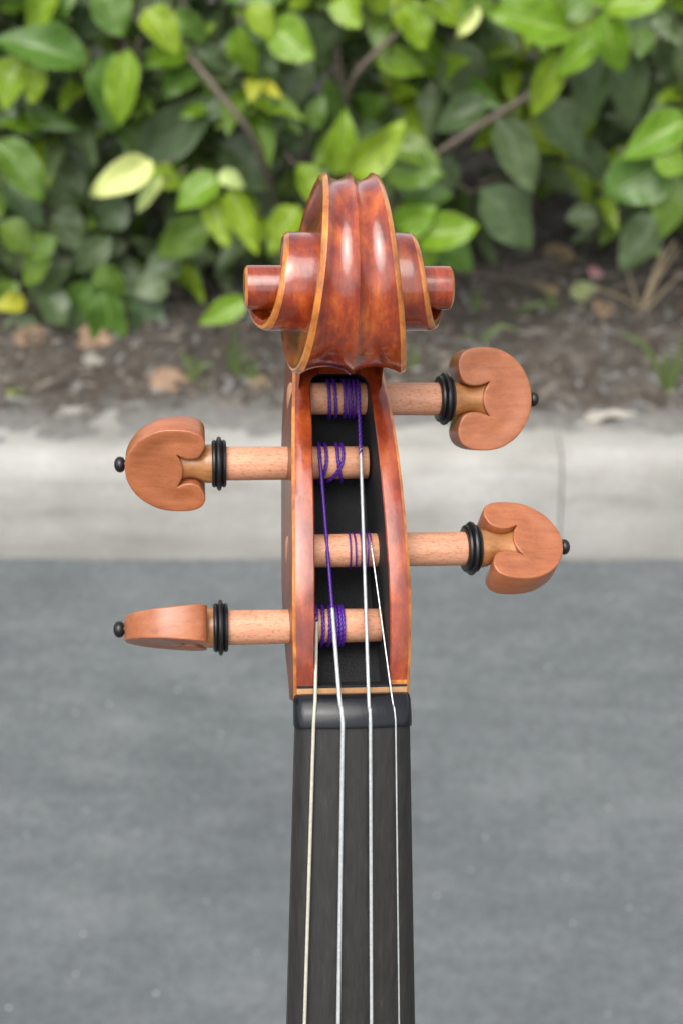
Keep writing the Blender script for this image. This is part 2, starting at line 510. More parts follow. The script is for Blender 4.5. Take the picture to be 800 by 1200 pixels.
#        y    inner half  floor
PI_ = [(7.0, 7.8, -10.5), (13, 7.8, -15.5), (22, 7.75, -22.5), (35, 7.5, -26), (54, 7.05, -30), (62, 6.75, -32), (69, 6.5, -33.5), (71.2, 6.3, -34), (72.4, 5.7, -34.2), (73.2, 4.4, -34.3)]
ys = [3.6, 4.6, 6.0, 6.45, 6.995]
ys += [7.0, 7.9]
yy = 9.0
while yy < 68:
    ys.append(yy); yy += 2.0
ys += [68, 70.2, 71.2, 71.9, 72.4, 72.8, 73.1, 73.2, 73.205, 74, 75, 76.5, 79, 82, 86, 90]
rings, cav = [], []
for y in ys:
    F, W, B = lerp_table(PB, y)
    inside = 7.0 <= y <= 73.2
    wi, fl = lerp_table(PI_, min(max(y, 7.0), 73.2))
    c = 0.62
    cr = 0.25
    if not inside:
        fl = F + cr
    tr, tl = (1.1, 0.5) if inside else (0, 0)
    Wb = W + 0.5
    ring = [(-Wb + 1.8, B - 0.2), (-Wb, B + 1.6), (-W - 0.35, (F + B) / 2), (-W, F - c), (-W + c, F), (-W + 2.4, F + cr), (-wi - 0.25, F + cr * 0.6), (-wi, F + cr * 0.6 - 0.3),
            (-wi + tl, fl if inside else fl - .01), (wi - tr, fl if inside else fl - .01), (wi, F + cr * 0.6 - 0.3), (wi + 0.25, F + cr * 0.6), (W - 2.4, F + cr), (W - c, F), (W, F - c), (W + 0.35, (F + B) / 2), (Wb, B + 1.6), (Wb - 1.8, B - 0.2),
            (Wb * 0.5, B + 0.9), (0, B - 0.6), (-Wb * 0.5, B + 0.9)]
    rings.append([(p[0], y, p[1]) for p in ring])
    cav.append(inside)
mb = MB()
def pbm(i, j):
    if cav[i] and cav[i + 1] and j in (7, 8, 9):
        return 1
    if (cav[i] != cav[i + 1]) and j in (7, 8, 9):
        return 1
    if j in (3, 13):
        return 2
    if 6.4 < ys[i] < 6.9 and 3 <= j <= 13:
        return 1
    if ys[i + 1] < 7.0 and 3 < j < 13:
        return 4
    if ys[i] < 7.5 and 10 < j < 13:
        return 2
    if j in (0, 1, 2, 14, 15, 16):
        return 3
    return 0
mb.rings(rings, 0, True, True, pbm)
pegbox = obj('pegbox', mb.mesh('pegbox', [M['varnish_rim'], M['cavity'], M['worn_edge'], M['varnish_side'], M['bare_maple']], 35, MM), violin)

# ---- scroll
CY, CZ = 89.2, -2.0
RT = [(-135, 51), (-120, 46), (-90, 36.5), (-60, 29.2), (-30, 25.2), (0, 23.7), (45, 21.9), (90, 20.2), (135, 18.9), (180, 17.8), (225, 15.9), (270, 14.3), (315, 12.8), (360, 11.5),
      (405, 10.6), (450, 9.9), (495, 9.4), (540, 8.9), (585, 7.8), (630, 6.6), (675, 5.5), (720, 4.6), (1200, 4.3)]
WT = [(-135, 10.7), (-120, 10.5), (-90, 9.7), (-50, 8.0), (-20, 6.5), (0, 6.0), (30, 6.3), (60, 7.1), (90, 8.1), (120, 9.4), (150, 10.6), (180, 11.7), (210, 12.7), (240, 13.3), (270, 13.45), (315, 13.5),
      (360, 13.6), (405, 14.0), (450, 14.9), (495, 16.3), (540, 18.2), (570, 19.7), (600, 20.8), (640, 21.4), (720, 21.5)]
rings = []
th = -135.0
ths = []
while th <= 735:
    ths.append(th)
    th += 5.0 if th < 360 else 6.0
for th in ths:
    r = lerp_table(RT, th)[0]
    rin = lerp_table(RT, th + 360)[0] - 0.4
    W = lerp_table(WT, th)[0]
    fl = 1.0 - min(1, max(0, (th - 190) / 110.0))
    d = 1.45 * fl * min(1, W / 8.0 + 0.25)
    ch = 1.25
    # radial, lateral profile from the left inner edge to the right
    half = []
    dip = 1.8 if th < 420 else 1.8 + min(2.2, (th - 420) / 60.0)
    rm = (r * 0.45 + rin * 0.55)
    half.append((min(rin, r - 1.5), W - dip, 3))
    half.append((min(rm, r - 1.45), W - dip * 0.95, 3))
    half.append((max(r - 2.2, rin + 0.05) if r - 2.2 > rin else r - 1.4, W - 0.45, 3))
    half.append((r - ch * 0.92, W, 2))
    half.append((r - ch * 0.35, W - ch * 0.18, 2))
    half.append((r, W - ch, 0))
    K = 8
    Wf = W - ch
    pts = [(-a[1], a[0]) for a in half[:-1]]
    for k in range(-K, K + 1):
        u = k / K
        s_ = abs(sin(pi * u)) ** 0.8
        pts.append((u * Wf, r - d * s_ + (0.22 * fl if k == 0 else 0)))
    pts += [(a[1], a[0]) for a in reversed(half[:-1])]
    t_ = R(th)
    rings.append([(x, CY + q * cos(t_), CZ + q * sin(t_)) for x, q in pts])
npf = len(rings[0])
def scm(i, j):
    e = min(j, npf - 2 - j)
    if e in (3, 4): return 1
    if e in (0, 1, 2): return 2
    return 0
mb = MB()
mb.rings(rings, 0, False, False, scm)
scroll = obj('scroll', mb.mesh('scroll', [M['varnish_scroll'], M['worn_edge'], M['varnish_scroll']], 50, MM), violin)
# the eye: a turned boss through the centre of the volute
mb = MB()
mb.lathe([(-21.5, 0.01), (-21.5, 3.6), (-21.2, 4.15), (-20.9, 4.5), (-20.3, 4.55), (0, 4.6), (20.3, 4.55), (20.9, 4.5), (21.2, 4.15), (21.5, 3.6), (21.5, 0.01)], 36, 0, Matrix.Translation((0, CY, CZ)),
         [0, 1, 1, 0, 0, 0, 0, 1, 1, 0])
obj('scroll_eye', mb.mesh('scroll_eye', [M['varnish_scroll'], M['worn_edge']], 40, MM), scroll)

# ---- nut, fingerboard, neck
SL = 0.14                           # the fingerboard leans back from the picture plane
def board_z(y): return SL * y
def board_w(y): return 11.78 + (-y) * 0.027
rings = []
NA = 25
for y, dz, dw in [(5.35, -3.0, -0.8), (5.25, -2.2, -0.45), (4.8, -1.35, -0.15), (3.9, -0.6, 0), (2.7, 0.05, 0), (1.9, 0.38, 0), (1.2, 0.55, 0), (0.0, 0.66, 0), (-1.0, 0.62, 0), (-1.42, 0.5, -.02), (-1.54, 0.2, -.05)]:
    rg = []
    W = 12.05 + dw
    top = dz
    for k in range(NA + 1):
        u = -1 + 2 * k / NA
        x = u * W
        z = top - (u * u) * 1.9 - (max(0, abs(u) - 0.93) / 0.07) ** 2 * 0.9
        rg.append((x, y, z))
    rg += [(W, y, -7.2), (-W, y, -7.2)]
    rings.append(rg)
mb = MB(); mb.rings(rings)
obj('nut', mb.mesh('nut', [M['ebony_nut']], 45, MM), violin)
rings = []
for i in range(40):
    y = -1.55 - 268 * i / 39
    W = board_w(y)
    rg = []
    for k in range(NA + 1):
        u = -1 + 2 * k / NA
        z = board_z(y) - (u * W) ** 2 / (2 * 42.0) - 1.3 * max(0, (abs(u) - 0.84) / 0.16)
        rg.append((u * W, y, z))
    rg += [(W + .05, y, board_z(y) - 6.3), (-W - .05, y, board_z(y) - 6.3)]
    rings.append(rg)
mb = MB(); mb.rings(rings)
obj('fingerboard', mb.mesh('fingerboard', [M['ebony_board']], 35, MM), violin)
rings = []
for i in range(24):
    y = 5.3 - 135 * i / 23
    W = (board_w(y) if y < 0 else 12.1) + 0.0
    z0 = (board_z(y) if y < 0 else 0) - 6.35
    dpt = 7.0 + max(0, -y) ** 0.7 * 0.25
    rg = []
    for k in range(17):
        a = pi * k / 16
        rg.append((W * cos(a), y, z0 - dpt * sin(a) ** 0.8))
    rings.append(rg)
mb = MB(); mb.rings(rings)
obj('neck', mb.mesh('neck', [M['bare_maple']], 40, MM), violin)

# ---- the rest of the instrument, below the frame
OUT = [(0, 12), (1.5, 40), (8, 58), (20, 72), (40, 81), (60, 84), (85, 81), (108, 70), (122, 66), (127, 63), (140, 57), (160, 54.5), (180, 57), (198, 66), (206, 71), (212, 80), (230, 92), (255, 101), (280, 104), (305, 100), (328, 87), (342, 68), (350, 45), (354, 20), (355, 1)]
def body_ring(scale, z):
    rgt = [(w_ * scale, 177 - (177 - s_) * scale, z) for s_, w_ in OUT]
    return rgt + [(-x, s_, zz) for x, s_, zz in reversed(rgt)]
def frame_pt(x, s_, z):              # s_ along the neck from the nut, z above the board plane
    n_ = sqrt(1 + SL * SL)
    return (x, -s_ / n_ - z * SL / n_, -s_ * SL / n_ + z / n_)
mb = MB()
lay = [(0.0, -4), (0.5, -4.5), (0.75, -7), (0.9, -12), (0.97, -14.5), (1.03, -15), (1.03, -18), (0.99, -18.5), (0.99, -46.5), (1.03, -47), (1.03, -50), (0.97, -50.5), (0.9, -53), (0.7, -59), (0.4, -62), (0.0, -63)]
mb.rings([[frame_pt(x, 130 + s_, z) for x, s_, z in body_ring(max(sc, 0.002), zz)] for sc, zz in lay])
obj('body', mb.mesh('body', [M['varnish_rim']], 40, MM), violin)
mb = MB()
br = [(-20, -5), (-20, 2), (-13, 8), (-19, 16), (-18, 24), (-8, 27.5), (0, 28.2), (8, 27), (18, 22), (19, 16), (13, 8), (20, 2), (20, -5), (12, -5), (8, 4), (0, 7), (-8, 4), (-12, -5)]
mb.rings([[frame_pt(x, 325 + dy, z) for x, z in br] for dy in (-1.6, 1.6)])
obj('bridge', mb.mesh('bridge', [M['bare_maple']], 30, MM), violin)
mb = MB()
mb.rings([[frame_pt(x, s_, z) for x, z in ((-w_, 12), (-w_ * .6, 15.5), (0, 17), (w_ * .6, 15.5), (w_, 12), (0, 9))] for s_, w_ in ((368, 20), (376, 22), (420, 17), (478, 10), (484, 8))])
obj('tailpiece', mb.mesh('tailpiece', [M['ebony_nut']], 50, MM), violin)

def smooth_path(pts, n=10):
    pts = [Vector(p) for p in pts]
    o = []
    for i in range(len(pts) - 1):
        p0, p1, p2, p3 = pts[max(i - 1, 0)], pts[i], pts[i + 1], pts[min(i + 2, len(pts) - 1)]
        for k in range(n):
            t = k / n
            o.append(0.5 * ((2 * p1) + (p2 - p0) * t + (2 * p0 - 5 * p1 + 4 * p2 - p3) * t * t + (3 * p1 - 3 * p2 + p3 - p0) * t ** 3))
    o.append(pts[-1])
    return o
# ---- pegs
HEAD = [(6.2, 0.0), (6.4, 1.3), (6.95, 2.6), (8.0, 3.9), (6.6, 3.3), (5.3, 2.98), (4.1, 2.9), (2.9, 3.05), (1.8, 3.5), (0.85, 4.35), (0.25, 5.9), (0.0, 7.4), (0.35, 9.0), (1.2, 10.2), (2.6, 11.0), (4.4, 11.4), (6.4, 11.5), (8.4, 11.35),
        (10.3, 10.85), (12.1, 9.95), (13.8, 8.7), (15.3, 7.0), (16.5, 4.9), (17.3, 2.6), (17.6, 0.0)]
def head_mesh(vs, us, ang, axis_mat, nk=1.0):
    """heart-shaped thumb piece with dished faces and rounded rims; the notch lets the stem in"""
    kv = (11.5 * vs - 3.3) / 8.2
    ctl = []
    for hi_, (u, v) in enumerate(HEAD):
        if hi_ < 9: u *= nk
        if u > 12: v = v * vs
        elif v > 4.3 or (v > 3.3 and u < 2.5): v = 3.3 + (v - 3.3) * kv
        ctl.append(Vector((u * us, v, 0)))
    half = ctl[:3] + smooth_path(ctl[3:], 3)
    half = [(p.x, p.y) for p in half]
    half[-1] = (half[-1][0], 0.0)
    loop = half + [(u, -v) for u, v in reversed(half[1:-1])]
    n = len(loop)
    area = sum(loop[i][0] * loop[(i + 1) % n][1] - loop[(i + 1) % n][0] * loop[i][1] for i in range(n))
    sg_ = 1 if area > 0 else -1
    nor = []
    for i in range(n):
        p, q, r_ = Vector(loop[i - 1]), Vector(loop[i]), Vector(loop[(i + 1) % n])
        d = ((q - p).normalized() + (r_ - q).normalized())
        d = d.normalized() if d.length > 1e-5 else (r_ - q).normalized()
        nor.append(Vector((d.y, -d.x)) * sg_)
    inset = lambda o: [(loop[i][0] - nor[i].x * o, loop[i][1] - nor[i].y * o) for i in range(n)]
    inner = inset(0.34)
    def inside(pt):
        c = False
        for i in range(n):
            (x1, y1), (x2, y2) = inner[i], inner[i - 1]
            if (y1 > pt[1]) != (y2 > pt[1]) and pt[0] < (x2 - x1) * (pt[1] - y1) / (y2 - y1) + x1: c = not c
        return c
    pts = [Vector(p) for p in inner]
    for gi in range(0, 20):
        for gj in range(-13, 14):
            q = (gi * 0.95 + 0.4 + (gj % 2) * 0.45, gj * 0.9)
            if inside(q) and min((Vector(q) - Vector(e)).length for e in inner) > 0.45:
                pts.append(Vector(q))
    cv, _, cf, _, _, _ = geometry.delaunay_2d_cdt(pts, [], [list(range(n))], 1, 1e-5)
    hz = lambda u: 3.95 - 0.080 * u
    def dish(u, v):
        e = min((Vector((u, v)) - Vector(i_)).length for i_ in inner)
        return 0.62 * (1 - math.exp(-(e / 2.6) ** 2))
    m = MB()
    for sz in (1, -1):
        m.add([(p.x, p.y, sz * (hz(p.x) - dish(p.x, p.y))) for p in cv], [tuple(f) for f in cf])
    rings_ = []
    for o, dz in ((0.34, 0.0), (0.17, 0.045), (0.05, 0.15), (0.0, 0.34)):
        rings_.append([(u, v, hz(u) - dz) for u, v in inset(o)])
    rings_ += [[(u, v, -z) for u, v, z in r_] for r_ in reversed(rings_)]
    m.rings(rings_, 0, True, False)
    M4 = axis_mat @ Matrix.Rotation(ang, 4, 'X')
    m.v = [tuple(M4 @ Vector(p)) for p in m.v]
    me = m.mesh('peg_head', [M['peg_head']], 40, MM)
    return me
# side, axis pixel row, depth, inner end px, collar px (inner, outer), head px, angle, v scale, u scale
PEGS = [('r', 467, -26.5, None, 512, 531, 3, 1.0, 1.0),
        ('l', 542, -22.5, 430, 264, 239, 29, 0.86, 0.98),
        ('r', 645, -15.5, None, 541, 565, -34, 0.86, 0.98),
        ('l', 733, -11.5, 443, 264, 239, 79, 0.88, 0.98)]
peg_objs, peg_axis = [], []
for side, row, zc, inner, c_in, hd, ang, vsc, usc in PEGS:
    yc = py2y(row, zc)
    sg = 1 if side == 'r' else -1
    tilt = R(6.0) if sg > 0 else R(-1.0)        # the pegs lean a little in their holes
    AX = Matrix.Translation((0, yc, zc)) @ (Matrix.Rotation(tilt, 4, 'Y') if sg > 0 else Matrix.Rotation(pi + tilt, 4, 'Y'))
    def along(px):                               # distance along the tilted axis that shows at this column
        u = 20.0
        for _ in range(8):
            u = abs(px2x(px, zc - u * sin(tilt) * (1 if sg > 0 else -1))) / cos(tilt)
        return u
    ui = along(c_in)
    uh = along(hd) - 0.1
    end_u = -(abs(px2x(inner, zc)) if inner else lerp_table(PB, yc)[1] + 0.30)
    k0 = 3.55
    mb = MB()
    prof = [(end_u, 0.01), (end_u, k0 - 0.35), (end_u + 0.25, k0 - 0.05), (0, k0 + 0.02), (ui, k0 + 0.12), (ui + 0.1, 3.2), (ui + 2.9, 3.2), (ui + 3.0, 0.01)]
    mb.lathe(prof, 40, 0, AX)
    nk = {467: 0.95, 542: 0.78, 645: 0.95}.get(row, 0.85)      # how deep the notch is cut differs from peg to peg
    AS = AX @ Matrix.Rotation(R(sg * ang), 4, 'X')
    stem = []
    for a_, rz, rv in ((ui + 2.85, 4.2, 4.2), (uh - 0.4, 4.2, 4.2), (uh + 0.5, 3.95, 3.95), (uh + 1.6, 3.5, 3.5), (uh + 2.9, 3.1, 3.1), (uh + 4.2, 2.92, 2.98), (uh + 5.4, 2.95, 3.2), (uh + 6.6, 2.95, 3.6), (uh + 7.8, 2.9, 4.2), (uh + 9.0, 2.6, 4.9)):
        if a_ > uh: a_ = uh + (a_ - uh) * nk
        stem.append([AS @ Vector((a_, rv * cos(2 * pi * k / 40), rz * sin(2 * pi * k / 40))) for k in range(40)])
    mb.rings(stem, 1)
    pg = obj('peg', mb.mesh('peg', [M['peg_shaft'], M['peg_stem']], 50, MM), violin)
    AH = AX @ Matrix.Translation((uh, 0, 0))
    obj('peg_head', head_mesh(vsc, usc, R(sg * ang), AH, nk), pg)
    mb = MB()
    cp = [(ui - 0.05, 3.3), (ui - 0.05, 4.75), (ui + 0.15, 5.1), (ui + 0.55, 5.2), (ui + 0.8, 4.95), (ui + 0.95, 5.2), (ui + 1.15, 5.75), (ui + 1.5, 5.9), (ui + 1.85, 5.75), (ui + 2.05, 5.2), (ui + 2.2, 4.95), (ui + 2.45, 5.2), (ui + 2.8, 5.1), (ui + 3.05, 4.75), (ui + 3.05, 3.3)]
    mb.lathe(cp, 44, 0, AX)
    obj('collar', mb.mesh('collar', [M['ebony_ring']], 35, MM), pg)
    mb = MB()
    ue = uh + 17.6 * usc - 0.4
    mb.lathe([(ue, 0.01), (ue, 1.0), (ue + 0.5, 1.0), (ue + 0.6, 1.35), (ue + 1.0, 1.65), (ue + 1.5, 1.75), (ue + 2.0, 1.6), (ue + 2.4, 1.2), (ue + 2.65, 0.6), (ue + 2.7, 0.01)], 24, 0, AX)
    obj('end_pin', mb.mesh('end_pin', [M['ebony_ring']], 60, MM), pg)
    peg_objs.append(pg); peg_axis.append((yc, zc, k0))

# ---- strings: peg, loops px at the peg face (last leaves the peg), end of silk row, pixel columns down the board, cord radius, string radius
def nut_z(x): return 0.66 - (x / 12.05) ** 2 * 1.9
STR = [  # peg, loops, silk end row, nut top px, nut edge px, px at 1200, cord r, string r, material, lift at the bridge
    (3, [403, 399.5, 395, 387, 379, 371.5], 722, 370.5, 368.2, 356.8, 0.47, 0.36, 'gut_cream', 31.5, -16.5),
    (1, [396, 402.5, 383, 375], 714, 398.5, 401.5, 395.5, 0.47, 0.43, 'silver', 33.2, -5.5),
    (0, [386, 393, 404.5, 410, 415.2, 420.5], 534, 432.6, 433.7, 434, 0.47, 0.37, 'silver', 32.6, 5.5),
    (2, [411, 417, 424, 428, 431.5, 435], 0, 460.5, 464, 467, 0.24, 0.19, 'steel', 28.5, 16.5)]
for pi_, loops, silk_row, nx0, nx1, nx2, cr_, sr, mname, bl, bx in STR:
    yc, zc, pr = peg_axis[pi_]
    Rw = pr + cr_ * 0.95 + 0.08
    zf = zc + Rw
    lx = [px2x(p, zf, PEGS[pi_][1]) for p in loops]
    # exit tangent towards the nut
    xn = px2x(nx0, 0.5, 813)
    nut1 = Vector((xn, 4.6, nut_z(xn) - 1.75 + sr * 0.7))
    phi = R(70)
    for _ in range(6):
        e = Vector((0, yc + Rw * cos(phi), zc + Rw * sin(phi)))
        dv = nut1 - e
        phi = atan2(-dv.y, dv.z) if False else atan2(-(dv.y), dv.z)
        phi = pi / 2 - atan2(dv.z, -dv.y)
    N = len(loops) - 1
    SEG = 44
    path = []
    for i in range(-SEG // 2, N * SEG + 1):
        f = i / SEG
        k = max(0, min(int(f), N - 1))
        t = max(0.0, f - k)
        # stay in the ring at the front and cross over behind
        tc = min(1.0, t / 0.36) if pi_ == 1 else t
        tt = tc * tc * (3 - 2 * tc)
        x = lx[k] + (lx[k + 1] - lx[k]) * tt
        a = phi - 2 * pi * (N - f)
        wob = 0.11 * noise.noise(Vector((f * 3, pi_ * 7.0, 0)))
        path.append(Vector((x + wob, yc + (Rw + wob) * cos(a), zc + (Rw + wob) * sin(a))))
    exitp = path[-1]
    ysilk = py2y(silk_row, exitp.z + 3) if silk_row else exitp.y - 0.5
    fr = min(1, max(0.02, (exitp.y - ysilk) / (exitp.y - nut1.y)))
    silk_end = exitp + (nut1 - exitp) * fr
    nseg = max(2, int((silk_end - exitp).length / 0.35))
    for i in range(1, nseg + 1):
        path.append(exitp + (silk_end - exitp) * (i / nseg))
    # two strands twisted into a cord; the drawn-out run of the D string lies flat
    mb = MB()
    nloop = N * SEG
    cum = 0.0
    s1, s2 = [], []
    up = Vector((1, 0, 0))
    for i, p in enumerate(path):
        if i: cum += (p - path[i - 1]).length
        tg = (path[min(i + 1, len(path) - 1)] - path[max(i - 1, 0)]).normalized()
        a = (up - tg * up.dot(tg)).normalized(); b = tg.cross(a)
        an = cum * 2 * pi / (cr_ * 4.6)
        off = (a * cos(an) + b * sin(an)) * cr_ * (0.12 if pi_ == 1 and i > len(path) - nseg else 0.44)
        s1.append(p + off); s2.append(p - off)
    for s_ in (s1, s2):
        mb.tube(s_, [cr_ * (0.80 if pi_ == 1 and i > len(path) - nseg else 0.60) for i in range(len(path))], 6)
    # free end poking out of the first loop
    silk_me = mb.mesh('silk_winding', [M['silk']], 180, MM)
    # string
    pts = [silk_end + (exitp - silk_end).normalized() * 0.6, silk_end, nut1 + (silk_end - nut1) * 0.5, nut1]
    xe = px2x(nx1, 0.9, 850)
    p_edge = Vector((xe, -0.2, nut_z(xe) + sr * 0.8))
    mid = Vector(((nut1.x * .45 + xe * .55), 2.4, nut_z((nut1.x + xe) / 2) - 0.30 + sr * 0.8))
    y2 = -64.5
    x2 = px2x(nx2, board_z(y2) + 0.5, 1200)
    p_bot = Vector((x2, y2, board_z(y2) - x2 * x2 / 84 + 1.7 + sr))
    p_bridge = Vector(frame_pt(bx, 325, bl - 4.5))
    p_tail = Vector(frame_pt(bx * 0.7, 372, 15))
    pl = smooth_path(pts[:3] + [nut1, mid, p_edge], 8)
    for i in range(1, 13):
        pl.append(p_edge + (p_bot - p_edge) * (i / 12))
    d_ = (p_bot - p_edge)
    pl += [p_bot + (p_bridge - p_bot) * (i / 10) for i in range(1, 11)] + [p_tail]
    mb = MB(); mb.tube(pl, sr, 10)
    so = obj('string', mb.mesh('string', [M[mname]], 180, MM), violin)
    obj('silk_winding', silk_me, so)

# ================================================================== SHRUB
def leaf_mesh(name, mat, wd=0.42, fold=0.14, curl=0.22, wave=0.03, tipx=0.0, blunt=0.6, seed=0):
    """leaf of unit length along +Y, face up +Z"""
    nv, nu = 10, 6
    vs, fs, uvs = [], [], []
    for j in range(nv + 1):
        v = j / nv
        prof = (sin(pi * v ** (0.85)) ** blunt) * (1.0 - 0.25 * (v - 0.45)) if 0 < v < 1 else 0.0
        hw = max(0.012, wd * 0.5 * prof)
        for i in range(nu + 1):
            u = -1 + 2 * i / nu
            x = u * hw + tipx * v * v
            z = abs(u) * hw * fold * 2 * (1 - 0.4 * v) - curl * v * v + 0.10 * v
            z += wave * sin(v * 9 + seed) * u * (1 if u > 0 else 0.7) + wave * 0.7 * sin(v * 15 + seed * 2 + u)* abs(u)
            vs.append((x, v, z)); uvs.append(((u + 1) / 2, v))
    for j in range(nv):
        for i in range(nu):
            a = j * (nu + 1) + i
            fs.append((a, a + 1, a + nu + 2, a + nu + 1))
    me = bpy.data.meshes.new(name)
    me.from_pydata(vs, [], fs)
    ul = me.uv_layers.new(name='UVMap')
    for lp in me.loops:
        ul.data[lp.index].uv = uvs[lp.vertex_index]
    me.materials.append(mat)
    me.polygons.foreach_set('use_smooth', [True] * len(me.polygons))
    return me, vs, fs, uvs
LM = {}
for key, mn in (('b', 'leaf_young'), ('m', 'leaf_mid'), ('d', 'leaf_dark'), ('p', 'leaf_pale'), ('t', 'leaf_dry'), ('y', 'leaf_yellow')):
    LM[key] = [leaf_mesh('leaf', M[mn], 0.45, 0.26, 0.30, 0.028, 0.05, 0.78, 1.0),
               leaf_mesh('leaf', M[mn], 0.45, 0.42, 0.46, 0.045, -0.09, 0.74, 3.1),
               leaf_mesh('leaf', M[mn], 0.48, 0.34, 0.14, 0.060, 0.08, 0.66, 5.2)]

def leaf_matrix(base, tip, nrm, width):
    yv = tip - base
    L = yv.length
    yv = yv.normalized()
    xv = yv.cross(nrm).normalized()
    zv = xv.cross(yv)
    m = Matrix((xv * (width / 0.45), yv * L, zv * L)).transposed().to_4x4()
    m.translation = base
    return m

shrub = bpy.data.objects.new('evergreen_shrub', None)
COL.objects.link(shrub)
shrub.location = (0.0, 2.42, 0.2)
shrub['label'] = 'glossy green leafy hedge shrub growing over the soil behind the curb'
shrub['category'] = 'shrub'
SINV = Matrix.Translation(-shrub.location)
twigs = MB()          # small twigs and leaf stalks, joined
leaf_count = 0
def add_leaf(m, key, var):
    global leaf_count
    o = obj('leaf', LM[key][var][0], shrub)
    o.matrix_local = SINV @ m
    leaf_count += 1
def petiole(base, back):
    mid = (base + back) / 2 + Vector((0, 0, -0.008))
    twigs.tube([SINV @ back, SINV @ mid, SINV @ base], [0.0022, 0.0016, 0.0012], 5, cap=False)

